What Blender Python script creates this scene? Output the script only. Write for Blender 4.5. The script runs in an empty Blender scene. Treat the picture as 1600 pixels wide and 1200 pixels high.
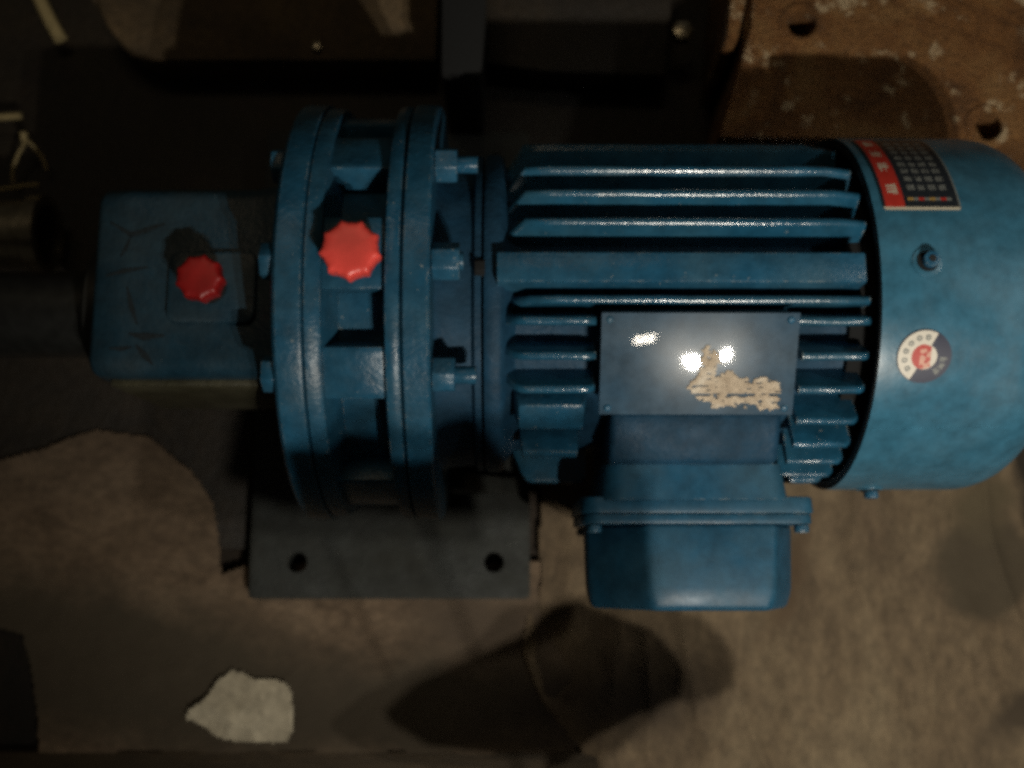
import bpy, bmesh, math, random
from mathutils import Vector, Matrix, noise
random.seed(7)
S = bpy.context.scene
C = bpy.context.collection
PI = math.pi

# ------------------------------------------------------------------ camera
cam_data = bpy.data.cameras.new('camera')
cam = bpy.data.objects.new('camera', cam_data)
C.objects.link(cam)
cam.location = (0.0, -0.151, 0.6351)
cam.rotation_euler = (0.1667, -0.0071, 0.0)
cam_data.sensor_width = 36.0
cam_data.lens = 36.0           # f = 1600 px on a 1600 px wide frame
cam_data.clip_start = 0.01
cam_data.clip_end = 50
cam_data.dof.use_dof = True
cam_data.dof.focus_distance = 0.535
cam_data.dof.aperture_fstop = 4.0
S.camera = cam

# ------------------------------------------------------------------ world (dark workshop, a trace of warm ambient)
W = bpy.data.worlds.new('World')
S.world = W
W.use_nodes = True
bgn = W.node_tree.nodes['Background']
bgn.inputs['Color'].default_value = (0.9, 0.8, 0.62, 1)
bgn.inputs['Strength'].default_value = 0.014

# ------------------------------------------------------------------ lamps of the workshop and an added fill
def lamp(name, loc, watts, col, radius):
    d = bpy.data.lights.new(name, 'POINT')
    d.energy = watts; d.color = col; d.shadow_soft_size = radius
    o = bpy.data.objects.new(name, d); o.location = loc
    C.objects.link(o)
    return o
def aim(o, p): o.rotation_euler = (Vector(p) - o.location).to_track_quat('-Z', 'Y').to_euler()
def spot(name, loc, target, watts, col, radius, deg, blend):
    d = bpy.data.lights.new(name, 'SPOT'); d.energy = watts; d.color = col; d.shadow_soft_size = radius
    d.spot_size = math.radians(deg); d.spot_blend = blend
    o = bpy.data.objects.new(name, d); o.location = loc; C.objects.link(o); aim(o, target)
    return o
spot('work_lamp', (0.268, -0.660, 0.800), (0.30, 0.00, 0.0), 20.0, (1.0, 0.93, 0.80), 0.006, 84, 1.0)
spot('work_lamp', (0.322, -0.648, 0.801), (0.30, 0.00, 0.0), 12.5, (1.0, 0.93, 0.80), 0.004, 84, 1.0)
def area_lamp(name, loc, target, sx, sy, watts, col):
    d = bpy.data.lights.new(name, 'AREA'); d.shape = 'RECTANGLE'; d.size = sx; d.size_y = sy; d.energy = watts; d.color = col
    o = bpy.data.objects.new(name, d); o.location = loc; C.objects.link(o); aim(o, target)
    return o
area_lamp('lamp_strip', (0.205, -0.640, 0.820), (0.08, -0.03, 0.10), 0.036, 0.003, 0.05, (1.0, 0.90, 0.74))
area_lamp('fill_light', (-0.3, 1.2, 2.3), (0.0, 0.2, 0), 1.1, 0.25, 2.6, (1.0, 0.80, 0.52))  # unseen fill added to lift the dark background
spot('side_lamp', (1.35, 0.12, 1.10), (0.33, 0.00, 0.06), 13.0, (1.0, 0.94, 0.82), 0.04, 21, 0.9)

S.view_settings.view_transform = 'Standard'
S.view_settings.look = 'None'
S.view_settings.exposure = 0.0
S.view_settings.gamma = 1.0
S.cycles.use_denoising = False
S.cycles.max_bounces = 6
try:
    S.cycles.pixel_filter_type = 'BLACKMAN_HARRIS'
    S.cycles.filter_width = 3.7
except Exception:
    pass

# ------------------------------------------------------------------ materials
def nt_new(name):
    m = bpy.data.materials.new(name); m.use_nodes = True
    nt = m.node_tree
    return m, nt, nt.nodes['Principled BSDF']
def nd(nt, typ, **kw):
    n = nt.nodes.new(typ)
    for k, v in kw.items():
        if k in n.inputs: n.inputs[k].default_value = v
        else: setattr(n, k, v)
    return n
def ramp(nt, fac, stops):
    r = nt.nodes.new('ShaderNodeValToRGB')
    el = r.color_ramp.elements
    while len(el) < len(stops): el.new(0.5)
    for e, (p, c) in zip(el, stops):
        e.position = p; e.color = (*c, 1) if len(c) == 3 else c
    nt.links.new(fac, r.inputs['Fac'])
    return r
def g(v): return (v, v, v)

def painted(name, base, dust, rough=0.38, bump=0.25, scale=1.0, speck=0.70, dustamt=0.5, coat=0.0, metallic=0.0, spec=0.5, wear=0.0, wear_r=0.0012, wear_col=(0.24, 0.27, 0.26), coat_r=0.15):
    m, nt, P = nt_new(name)
    L = nt.links.new
    tc = nd(nt, 'ShaderNodeTexCoord')
    n1 = nd(nt, 'ShaderNodeTexNoise', Scale=22 * scale, Detail=7.0, Roughness=0.62)
    n2 = nd(nt, 'ShaderNodeTexNoise', Scale=340 * scale, Detail=3.0, Roughness=0.6)
    n3 = nd(nt, 'ShaderNodeTexNoise', Scale=75 * scale, Detail=5.0, Roughness=0.7)
    for n in (n1, n2, n3): L(tc.outputs['Object'], n.inputs['Vector'])
    r1 = ramp(nt, n1.outputs['Fac'], [(0.42, g(0)), (0.72, g(dustamt))])
    mix = nd(nt, 'ShaderNodeMix', data_type='RGBA')
    mix.inputs[6].default_value = (*base, 1); mix.inputs[7].default_value = (*dust, 1)
    L(r1.outputs['Color'], mix.inputs[0])
    r3 = ramp(nt, n3.outputs['Fac'], [(0.30, g(0.62)), (0.60, g(1.0)), (0.75, g(1.15))])
    mul = nd(nt, 'ShaderNodeMix', data_type='RGBA', blend_type='MULTIPLY'); mul.inputs[0].default_value = 1
    L(mix.outputs[2], mul.inputs[6]); L(r3.outputs['Color'], mul.inputs[7])
    r2 = ramp(nt, n2.outputs['Fac'], [(speck, g(0)), (speck + 0.04, g(0.8))])
    mx2 = nd(nt, 'ShaderNodeMix', data_type='RGBA')
    L(r2.outputs['Color'], mx2.inputs[0]); L(mul.outputs[2], mx2.inputs[6])
    mx2.inputs[7].default_value = (0.36, 0.38, 0.34, 1)
    outc = mx2.outputs[2]
    if wear:
        bv = nd(nt, 'ShaderNodeBevel', samples=4); bv.inputs['Radius'].default_value = wear_r
        ge = nd(nt, 'ShaderNodeNewGeometry')
        dt = nd(nt, 'ShaderNodeVectorMath', operation='DOT_PRODUCT')
        L(bv.outputs[0], dt.inputs[0]); L(ge.outputs['Normal'], dt.inputs[1])
        em = ramp(nt, dt.outputs['Value'], [(0.90, g(1)), (0.985, g(0))])
        nw = nd(nt, 'ShaderNodeTexNoise', Scale=120 * scale, Detail=5.0, Roughness=0.7, Distortion=0.8)
        L(tc.outputs['Object'], nw.inputs['Vector'])
        wr = ramp(nt, nw.outputs['Fac'], [(0.50, g(0)), (0.60, g(wear))])
        wm_ = nd(nt, 'ShaderNodeMath', operation='MULTIPLY'); L(em.outputs['Color'], wm_.inputs[0]); L(wr.outputs['Color'], wm_.inputs[1])
        mx3 = nd(nt, 'ShaderNodeMix', data_type='RGBA')
        L(wm_.outputs[0], mx3.inputs[0]); L(outc, mx3.inputs[6]); mx3.inputs[7].default_value = (*wear_col, 1)
        outc = mx3.outputs[2]
    L(outc, P.inputs['Base Color'])
    rr = ramp(nt, n1.outputs['Fac'], [(0.35, g(rough * 0.85)), (0.75, g(min(1, rough * 1.7)))])
    L(rr.outputs['Color'], P.inputs['Roughness'])
    P.inputs['Metallic'].default_value = metallic
    P.inputs['Specular IOR Level'].default_value = spec
    P.inputs['Coat Weight'].default_value = coat
    P.inputs['Coat Roughness'].default_value = coat_r
    ad = nd(nt, 'ShaderNodeMath', operation='ADD')
    sc = nd(nt, 'ShaderNodeMath', operation='MULTIPLY'); sc.inputs[1].default_value = 0.5
    L(n2.outputs['Fac'], sc.inputs[0]); L(sc.outputs[0], ad.inputs[0]); L(n3.outputs['Fac'], ad.inputs[1])
    b = nd(nt, 'ShaderNodeBump', Strength=bump, Distance=0.0022)
    L(ad.outputs[0], b.inputs['Height']); L(b.outputs['Normal'], P.inputs['Normal'])
    return m

def ground(name, cols, scale, bump=0.3, rough=0.85, fleck=None, stretch=(1, 1, 1), rot=0.0, shade_and_dark_spots=()):
    m, nt, P = nt_new(name)
    L = nt.links.new
    tc = nd(nt, 'ShaderNodeTexCoord')
    mp = nd(nt, 'ShaderNodeMapping'); mp.inputs['Scale'].default_value = stretch; mp.inputs['Rotation'].default_value = (0, 0, rot)
    L(tc.outputs['Object'], mp.inputs['Vector'])
    n1 = nd(nt, 'ShaderNodeTexNoise', Scale=scale, Detail=6.0, Roughness=0.6, Distortion=0.6)
    n2 = nd(nt, 'ShaderNodeTexNoise', Scale=scale * 14, Detail=5.0, Roughness=0.75)
    L(mp.outputs[0], n1.inputs['Vector']); L(mp.outputs[0], n2.inputs['Vector'])
    k = len(cols)
    r1 = ramp(nt, n1.outputs['Fac'], [(0.3 + 0.4 * i / (k - 1), c) for i, c in enumerate(cols)])
    r2 = ramp(nt, n2.outputs['Fac'], [(0.3, g(0.55)), (0.7, g(1.25))])
    mul = nd(nt, 'ShaderNodeMix', data_type='RGBA', blend_type='MULTIPLY'); mul.inputs[0].default_value = 1
    L(r1.outputs['Color'], mul.inputs[6]); L(r2.outputs['Color'], mul.inputs[7])
    out = mul.outputs[2]
    if fleck:
        n3 = nd(nt, 'ShaderNodeTexNoise', Scale=fleck[0], Detail=7.0, Roughness=0.72, Distortion=0.35)
        L(mp.outputs[0], n3.inputs['Vector'])
        r3 = ramp(nt, n3.outputs['Fac'], [(fleck[1], g(0)), (fleck[1] + 0.05, g(0.85))])
        mx = nd(nt, 'ShaderNodeMix', data_type='RGBA')
        L(r3.outputs['Color'], mx.inputs[0]); L(out, mx.inputs[6]); mx.inputs[7].default_value = (*fleck[2], 1)
        out = mx.outputs[2]
    for (sx, sy, rx, ry, rz, col, soft) in shade_and_dark_spots:  # soft ellipses mixed into the colour; some paint in cast shade
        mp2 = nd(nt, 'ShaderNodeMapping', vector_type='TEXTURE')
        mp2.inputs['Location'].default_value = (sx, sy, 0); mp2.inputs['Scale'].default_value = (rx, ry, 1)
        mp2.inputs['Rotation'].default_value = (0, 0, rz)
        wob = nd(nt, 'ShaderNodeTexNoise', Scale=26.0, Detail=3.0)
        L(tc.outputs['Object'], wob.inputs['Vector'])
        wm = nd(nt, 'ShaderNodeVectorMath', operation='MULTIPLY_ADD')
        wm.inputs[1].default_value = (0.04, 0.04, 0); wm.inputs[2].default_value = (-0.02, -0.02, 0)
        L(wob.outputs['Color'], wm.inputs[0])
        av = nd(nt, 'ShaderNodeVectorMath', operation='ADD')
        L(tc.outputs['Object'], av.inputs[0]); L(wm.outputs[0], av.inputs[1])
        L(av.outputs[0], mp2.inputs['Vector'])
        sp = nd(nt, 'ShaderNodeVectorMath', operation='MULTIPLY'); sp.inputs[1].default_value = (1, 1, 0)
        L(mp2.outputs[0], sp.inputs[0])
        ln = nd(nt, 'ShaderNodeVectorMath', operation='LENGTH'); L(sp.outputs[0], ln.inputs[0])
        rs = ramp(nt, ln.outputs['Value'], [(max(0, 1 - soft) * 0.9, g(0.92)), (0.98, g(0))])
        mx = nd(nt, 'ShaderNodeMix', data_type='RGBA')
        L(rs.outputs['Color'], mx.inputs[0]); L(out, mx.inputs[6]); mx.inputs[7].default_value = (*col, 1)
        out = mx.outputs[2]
    L(out, P.inputs['Base Color'])
    P.inputs['Roughness'].default_value = rough
    b = nd(nt, 'ShaderNodeBump', Strength=bump, Distance=0.004)
    L(n2.outputs['Fac'], b.inputs['Height']); L(b.outputs['Normal'], P.inputs['Normal'])
    return m

def plain(name, col, rough=0.5, metallic=0.0, bump=0.0, bscale=400.0, var=0.25):
    m, nt, P = nt_new(name)
    L = nt.links.new
    tc = nd(nt, 'ShaderNodeTexCoord')
    n = nd(nt, 'ShaderNodeTexNoise', Scale=bscale, Detail=4.0); L(tc.outputs['Object'], n.inputs['Vector'])
    r = ramp(nt, n.outputs['Fac'], [(0.3, tuple(c * (1 - var) for c in col)), (0.7, tuple(min(1, c * (1 + var)) for c in col))])
    L(r.outputs['Color'], P.inputs['Base Color'])
    P.inputs['Roughness'].default_value = rough; P.inputs['Metallic'].default_value = metallic
    if bump:
        b = nd(nt, 'ShaderNodeBump', Strength=bump, Distance=0.001)
        L(n.outputs['Fac'], b.inputs['Height']); L(b.outputs['Normal'], P.inputs['Normal'])
    return m

M = {}
M['cast'] = painted('cast_blue_paint', (0.015, 0.085, 0.158), (0.045, 0.105, 0.140), rough=0.27, bump=0.26, speck=0.70, spec=0.30, wear=0.9)
M['fin'] = painted('glossy_fin_paint', (0.014, 0.085, 0.155), (0.040, 0.105, 0.140), rough=0.17, bump=0.14, speck=0.71, spec=0.75, wear=1.0, wear_r=0.0015, wear_col=(0.34, 0.38, 0.36))
M['cover'] = painted('sheet_blue_paint', (0.036, 0.140, 0.220), (0.080, 0.160, 0.205), rough=0.30, bump=0.05, speck=0.80, dustamt=0.22, spec=0.6)
M['boxp'] = painted('box_blue_paint', (0.014, 0.080, 0.148), (0.038, 0.098, 0.130), rough=0.40, bump=0.05, speck=0.78, dustamt=0.4, spec=0.32, wear=0.7)
M['dusty'] = painted('dusty_foot_paint', (0.024, 0.028, 0.026), (0.040, 0.038, 0.030), rough=0.7, bump=0.5, speck=0.74, wear=0.8, wear_col=(0.12, 0.11, 0.09))
M['house'] = painted('greasy_housing_paint', (0.010, 0.040, 0.066), (0.028, 0.050, 0.058), rough=0.42, bump=0.3, speck=0.75)
M['brown_edge'] = painted('brown_yellow_coat', (0.045, 0.042, 0.022), (0.085, 0.075, 0.035), rough=0.6, bump=0.4, speck=0.75)  # brown-yellow tone for the side rib
M['neck'] = painted('dull_neck_paint', (0.009, 0.046, 0.092), (0.018, 0.048, 0.076), rough=0.5, bump=0.4, speck=0.74, spec=0.2)
M['nut'] = painted('painted_nut', (0.016, 0.094, 0.175), (0.045, 0.11, 0.150), rough=0.32, bump=0.4, speck=0.68, wear=0.9)
M['plate'] = painted('overpainted_nameplate', (0.036, 0.078, 0.125), (0.095, 0.130, 0.165), rough=0.012, coat=0.035, coat_r=0.16, bump=0.0012, speck=0.80, dustamt=0.6, metallic=0.0)
M['dark'] = plain('dark_metal_and_shade', (0.0035, 0.004, 0.0045), 0.95)  # near-black metal; also shade painted inside the fan cover
M['black'] = plain('shade_black', (0.006, 0.007, 0.008), 0.6)  # black standing in for shade at the cover opening
M['red'] = plain('red_plastic', (0.80, 0.078, 0.062), 0.36, bump=0.12, bscale=55, var=0.22)
M['red_shaded'] = plain('shaded_grimy_red', (0.27, 0.008, 0.008), 0.45, bump=0.12, bscale=55, var=0.3)  # darker copy of the cap red, flange shade put into the colour
M['steel'] = plain('worn_steel', (0.36, 0.32, 0.24), 0.30, 0.9, bump=0.2, bscale=160)
M['greasy'] = plain('greasy_shaft_steel', (0.022, 0.023, 0.022), 0.45, 0.4, bump=0.2, bscale=120)
M['iron'] = ground('near_black_iron', [(0.010, 0.007, 0.005), (0.018, 0.013, 0.008), (0.030, 0.020, 0.010)], 9, 0.4, 0.62)
M['iron2'] = ground('brown_cast_iron', [(0.045, 0.030, 0.014), (0.085, 0.056, 0.027), (0.130, 0.085, 0.040)], 12, 0.5, 0.7)
M['rust'] = ground('rusty_scaled_iron', [(0.075, 0.030, 0.007), (0.230, 0.100, 0.026), (0.340, 0.185, 0.064)], 19, 1.3, 0.6, fleck=(48, 0.575, (0.62, 0.48, 0.29)))
M['floor'] = ground('dark_dirty_floor', [(0.010, 0.007, 0.004), (0.022, 0.014, 0.008), (0.040, 0.025, 0.014)], 8, 0.5, 0.85, stretch=(1.4, 1, 1), rot=0.3)
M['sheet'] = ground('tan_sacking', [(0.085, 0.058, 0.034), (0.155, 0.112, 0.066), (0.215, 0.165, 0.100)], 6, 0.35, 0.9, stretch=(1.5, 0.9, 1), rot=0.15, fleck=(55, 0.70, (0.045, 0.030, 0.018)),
                    shade_and_dark_spots=((0.366, -0.158, 0.046, 0.044, 0.2, (0.060, 0.046, 0.027), 0.22), (0.365, -0.110, 0.040, 0.034, 0.4, (0.085, 0.066, 0.036), 0.7), (0.42, -0.095, 0.030, 0.075, 0.15, (0.012, 0.009, 0.006), 0.3),  # soft dark ellipses at the right
                            (0.085, -0.255, 0.10, 0.045, 0.1, (0.028, 0.019, 0.012), 0.8),  # floor shadow below the box painted into the sacking
                            (0.385, -0.262, 0.055, 0.018, 0.7, (0.050, 0.036, 0.022), 0.6), (0.345, -0.068, 0.024, 0.014, 0.1, (0.075, 0.050, 0.030), 0.6),
                            (0.215, -0.165, 0.014, 0.075, -0.35, (0.085, 0.055, 0.030), 0.7)))
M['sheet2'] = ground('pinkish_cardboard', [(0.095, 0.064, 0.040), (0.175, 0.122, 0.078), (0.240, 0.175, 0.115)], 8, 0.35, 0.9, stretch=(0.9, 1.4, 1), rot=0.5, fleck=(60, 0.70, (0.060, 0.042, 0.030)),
                     shade_and_dark_spots=((-0.30, -0.228, 0.27, 0.072, -0.20, (0.060, 0.048, 0.031), 0.45), (-0.06, -0.262, 0.24, 0.060, 0.05, (0.050, 0.039, 0.025), 0.6), (0.06, -0.262, 0.10, 0.050, 0.05, (0.022, 0.015, 0.010), 0.7), (-0.02, -0.200, 0.075, 0.040, 0.0, (0.085, 0.062, 0.042), 0.6)))  # lower-left penumbra and floor shadow painted into the cardboard
M['plank'] = ground('oiled_plank', [(0.030, 0.020, 0.009), (0.055, 0.036, 0.016)], 10, 0.4, 0.7, stretch=(0.3, 2.5, 1))
M['pale'] = ground('pale_grubby_paper', [(0.36, 0.31, 0.22), (0.58, 0.52, 0.39), (0.68, 0.62, 0.47)], 5, 0.1, 0.9)
M['straw'] = plain('dry_straw', (0.34, 0.27, 0.13), 0.7)
M['scrape'] = plain('black_scrape', (0.006, 0.014, 0.020), 0.6, bscale=900, var=0.8)
M['torn'] = ground('torn_paper_residue', [(0.40, 0.31, 0.22), (0.64, 0.53, 0.40), (0.80, 0.72, 0.60)], 70, 0.5, 0.8)
M['lab_red'] = plain('label_red', (0.42, 0.030, 0.020), 0.4, var=0.08)
M['lab_dark'] = plain('label_dark', (0.016, 0.020, 0.026), 0.3, var=0.1)
M['lab_pale'] = plain('label_pale', (0.50, 0.46, 0.36), 0.45, var=0.08)
M['lab_grey'] = plain('label_grey_print', (0.16, 0.17, 0.16), 0.45, var=0.1)
M['lab_yel'] = plain('label_yellow_print', (0.36, 0.22, 0.06), 0.45, var=0.1)
M['lab_white'] = plain('sticker_white', (0.62, 0.58, 0.50), 0.4, var=0.05)
M['lab_navy'] = plain('sticker_navy', (0.018, 0.022, 0.050), 0.4, var=0.1)
M['lab_pink'] = plain('sticker_pink', (0.58, 0.30, 0.22), 0.4, var=0.1)

# ------------------------------------------------------------------ mesh helpers
def link(name, bm, mat, parent=None, bevel=0.0, segs=2, ang=32, sharp=38):
    bmesh.ops.remove_doubles(bm, verts=bm.verts, dist=1e-6)
    bmesh.ops.recalc_face_normals(bm, faces=bm.faces)
    if bevel:
        es = [e for e in bm.edges if len(e.link_faces) == 2 and e.calc_face_angle(0) > math.radians(ang)]
        bmesh.ops.bevel(bm, geom=es, offset=bevel, segments=segs, profile=0.5, affect='EDGES', clamp_overlap=True)
    me = bpy.data.meshes.new(name)
    bm.to_mesh(me); bm.free()
    for p in me.polygons: p.use_smooth = True
    me.set_sharp_from_angle(angle=math.radians(sharp))
    for mm in (mat if isinstance(mat, (list, tuple)) else [mat]): me.materials.append(mm)
    o = bpy.data.objects.new(name, me)
    C.objects.link(o)
    if parent is not None: o.parent = parent
    return o
def tag(o, label=None, cat=None, group=None, kind=None):
    if label: o['label'] = label
    if cat: o['category'] = cat
    if group: o['group'] = group
    if kind: o['kind'] = kind
    return o
def empty(name, loc=(0, 0, 0)):
    o = bpy.data.objects.new(name, None); o.location = loc; o.empty_display_size = 0.02
    C.objects.link(o); return o
def rp(x, r, a):                       # a degrees from the vertical, positive towards the viewer's side (-y)
    a = math.radians(a)
    return Vector((x, -r * math.sin(a), r * math.cos(a)))
def lathe(bm, prof, n=96, a0=0, a1=360):
    full = abs(a1 - a0) >= 359.9
    rows = []
    cnt = n if full else n + 1
    for i in range(cnt):
        a = a0 + (a1 - a0) * i / n
        rows.append([bm.verts.new(rp(x, max(r, 1e-5), a)) for x, r in prof])
    for i in range(n):
        A, B = rows[i], rows[(i + 1) % cnt]
        for j in range(len(prof) - 1):
            try: bm.faces.new((A[j], A[j + 1], B[j + 1], B[j]))
            except ValueError: pass
    return bm
def solid_lathe(prof, n=96):
    return lathe(bmesh.new(), prof, n)
def box(bm, x0, x1, y0, y1, z0, z1, mat=None):
    vs = [bm.verts.new((x, y, z)) for x in (x0, x1) for y in (y0, y1) for z in (z0, z1)]
    if mat is not None:
        for v in vs: v.co = mat @ v.co
    for f in ((0, 1, 3, 2), (4, 6, 7, 5), (0, 4, 5, 1), (2, 3, 7, 6), (0, 2, 6, 4), (1, 5, 7, 3)):
        bm.faces.new([vs[i] for i in f])
    return bm
def sector(bm, x0, x1, r0, r1, a0, a1, n=8):
    """a block on the cylinder between two radii and two angles"""
    rows = []
    for i in range(n + 1):
        a = a0 + (a1 - a0) * i / n
        rows.append([bm.verts.new(rp(x, r, a)) for x, r in ((x0, r0), (x0, r1), (x1, r1), (x1, r0))])
    for i in range(n):
        A, B = rows[i], rows[i + 1]
        for j in range(4):
            bm.faces.new((A[j], A[(j + 1) % 4], B[(j + 1) % 4], B[j]))
    bm.faces.new(rows[0]); bm.faces.new(list(reversed(rows[-1])))
    return bm
def prism(bm, pts, axis, a, b, mat=None):
    """extrude a 2-D outline along an axis"""
    def mk(p, t):
        v = {'x': (t, p[0], p[1]), 'y': (p[0], t, p[1]), 'z': (p[0], p[1], t)}[axis]
        v = Vector(v)
        return bm.verts.new(mat @ v if mat is not None else v)
    A = [mk(p, a) for p in pts]; B = [mk(p, b) for p in pts]
    n = len(pts)
    for i in range(n): bm.faces.new((A[i], A[(i + 1) % n], B[(i + 1) % n], B[i]))
    bm.faces.new(list(reversed(A))); bm.faces.new(B)
    return bm
def rrect(x0, x1, z0, z1, r, n=6):
    pts = []
    for cx, cz, s in ((x1 - r, z1 - r, 0), (x0 + r, z1 - r, 90), (x0 + r, z0 + r, 180), (x1 - r, z0 + r, 270)):
        for i in range(n + 1):
            a = math.radians(s + 90 * i / n)
            pts.append((cx + r * math.cos(a), cz + r * math.sin(a)))
    return pts
def loft(bm, rings, axis):
    """rings: list of (t, outline) with equal counts"""
    rows = []
    for t, pts in rings:
        row = []
        for p in pts:
            v = {'x': (t, p[0], p[1]), 'y': (p[0], t, p[1]), 'z': (p[0], p[1], t)}[axis]
            row.append(bm.verts.new(v))
        rows.append(row)
    n = len(rows[0])
    for A, B in zip(rows, rows[1:]):
        for i in range(n): bm.faces.new((A[i], A[(i + 1) % n], B[(i + 1) % n], B[i]))
    bm.faces.new(rows[0]); bm.faces.new(list(reversed(rows[-1])))
    return bm
def frame_at(a, r, x=0.0):
    """local frame: X along the axis, Z radially out, at angle a"""
    return Matrix.Translation(rp(x, r, a)) @ Matrix.Rotation(math.radians(a), 4, 'X')
def ngon(n, r, rot=0.0):
    return [(r * math.cos(2 * PI * i / n + rot), r * math.sin(2 * PI * i / n + rot)) for i in range(n)]
def cut(o, cutters):
    """boolean out the cutter meshes and keep only the result"""
    for c in cutters:
        mod = o.modifiers.new('cut', 'BOOLEAN'); mod.object = c; mod.operation = 'DIFFERENCE'; mod.solver = 'EXACT'
    dg = bpy.context.evaluated_depsgraph_get(); dg.update()
    me = bpy.data.meshes.new_from_object(o.evaluated_get(dg))
    o.modifiers.clear(); old = o.data; o.data = me
    for p in me.polygons: p.use_smooth = True
    me.set_sharp_from_angle(angle=math.radians(35))
    for c in cutters:
        d = c.data; bpy.data.objects.remove(c); bpy.data.meshes.remove(d)
    return o
def tube(bm, pts, r, n=8):
    prev = None
    pts = [Vector(p) for p in pts]
    for i, p in enumerate(pts):
        d = (pts[min(i + 1, len(pts) - 1)] - pts[max(i - 1, 0)]).normalized()
        u = d.orthogonal().normalized() if prev is None else (prev - d * prev.dot(d)).normalized()
        prev = u; w = d.cross(u)
        ring = [bm.verts.new(p + (u * math.cos(2 * PI * k / n) + w * math.sin(2 * PI * k / n)) * r) for k in range(n)]
        if i:
            for k in range(n): bm.faces.new((last[k], last[(k + 1) % n], ring[(k + 1) % n], ring[k]))
        else: bm.faces.new(list(reversed(ring)))
        last = ring
    bm.faces.new(last)
    return bm

# ------------------------------------------------------------------ the setting
FZ = -0.158
bm = bmesh.new()
N = 90
vs = {}
for i in range(N + 1):
    for j in range(N + 1):
        x = -1.1 + 2.2 * i / N; y = -1.1 + 2.2 * j / N
        z = FZ + 0.004 * (noise.noise(Vector((x * 5, y * 7, 1.3)))) - 0.003
        vs[i, j] = bm.verts.new((x, y, z))
for i in range(N):
    for j in range(N):
        bm.faces.new((vs[i, j], vs[i + 1, j], vs[i + 1, j + 1], vs[i, j + 1]))
tag(link('floor', bm, M['floor']), 'dusty tan floor under the motor', kind='structure')

# ------------------------------------------------------------------ gear motor
GM = empty('gear_motor', (-0.085, 0, -0.15))
tag(GM, 'blue painted gear motor lying on its foot, with two red caps', 'gear motor')
GMI = Matrix.Translation((0.085, 0, 0.15))
_link = link
def part(name, bm, mat, parent=None, **kw):
    """meshes are modelled in place; the parent's base offset is taken out of the vertices once"""
    off = Vector((0.085, 0, 0.15))
    for v in bm.verts: v.co += off
    return _link(name, bm, mat, parent or GM, **kw)

# --- motor frame and its cooling fins
bm = solid_lathe([(-0.0115, 0.05), (-0.0115, 0.0985), (-0.0095, 0.0995), (-0.0035, 0.0995), (-0.001, 0.098), (0.001, 0.0915), (0.006, 0.086), (0.192, 0.085), (0.193, 0.05)], 128)
frame = part('motor_frame', bm, M['neck'], sharp=45)
RF = 0.1062
def fin(a, x0, x1, lt=0.011, tip=RF, r0=0.083, w0=0.0038, w1=0.0024, rt=0.0025):
    """a tapering cast rib with a rounded tip and a sloping left end"""
    bm = bmesh.new()
    rr = w1 / (tip - r0)
    prof = [(-w0, 0)] + [(-w1 * math.cos(PI * k / 8), 1 - rr + rr * math.sin(PI * k / 8)) for k in range(9)] + [(w0, 0)]
    nseg = 14
    rows = []
    for i in range(nseg + 1):
        t = i / nseg
        x = x0 + (x1 - x0) * t
        d = x - x0; e = x1 - x
        h = 1.0
        if lt > 0 and d < lt: h = 0.06 + 0.94 * math.sin(PI / 2 * d / lt)
        if rt > 0 and e < rt: h *= 0.9 + 0.1 * e / rt
        ww = 0.0004 * noise.noise(Vector((x * 60, a, 2)))
        F = frame_at(a, 0, 0)
        rows.append([bm.verts.new(F @ Vector((x, p + ww, r0 + (tip - r0) * q * h + (0.0005 * noise.noise(Vector((x * 90, a * 3, 5))) if q > 0.99 else 0)))) for p, q in prof])
    k = len(prof)
    for A, B in zip(rows, rows[1:]):
        for j in range(k - 1): bm.faces.new((A[j], A[j + 1], B[j + 1], B[j]))
        bm.faces.new((A[k - 1], A[0], B[0], B[k - 1]))
    bm.faces.new(rows[0]); bm.faces.new(list(reversed(rows[-1])))
    return bm
for a in (-104, -92.5, -81, -69, -57, -44.5 + 5.0, -27.2, -15.9):
    part('cooling_fin', fin(a, -0.003, 0.197, lt=0.016), M['fin'], frame, sharp=60)
for a, spans in ((8.6, ((0.0, 0.1965),)),
                 (14.8, ((-0.003, 0.049), (0.157, 0.1965))), (25.3, ((-0.003, 0.049), (0.160, 0.1965))), (36, ((-0.002, 0.049), (0.160, 0.1965))),
                 (47.3, ((0.162, 0.1965),)), (57.6, ((0.164, 0.1965),)), (67.4, ((0.164, 0.1965),)), (79, ((0.164, 0.1965),)),
                 (91, ((0.004, 0.05), (0.166, 0.1965))), (103, ((0.004, 0.05), (0.166, 0.1965)))):
    for x0, x1 in spans:
        part('cooling_fin', fin(a, x0, x1, lt=0.012 if x0 < 0.1 else 0, tip=0.1045 if a == 8.6 else RF), M['fin'], frame, sharp=60)
# broad top rib
bm = bmesh.new()
F = frame_at(-0.8, 0, 0)
prism(bm, [(-0.0092, 0.083), (-0.0083, 0.1068), (0.0083, 0.1068), (0.0092, 0.083)], 'x', -0.0045, 0.1935, F)
part('wide_rib', bm, M['cast'], frame, bevel=0.0012)
# short lug low on the near side
bm = bmesh.new()
F = frame_at(46.5, 0, 0)
pts = [(0.0035, 0.083), (0.0075, 0.1035), (0.044, 0.1035), (0.0475, 0.083)]
prism(bm, pts, 'y', -0.0088, 0.0088, F)
part('lug', bm, M['cast'], frame, bevel=0.0016)
bm = bmesh.new()
F = frame_at(64.5, 0, 0)
prism(bm, [(0.008, 0.083), (0.010, 0.1035), (0.042, 0.1035), (0.044, 0.083)], 'y', -0.0035, 0.0035, F)
part('lug', bm, M['cast'], frame, bevel=0.0014)
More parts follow.
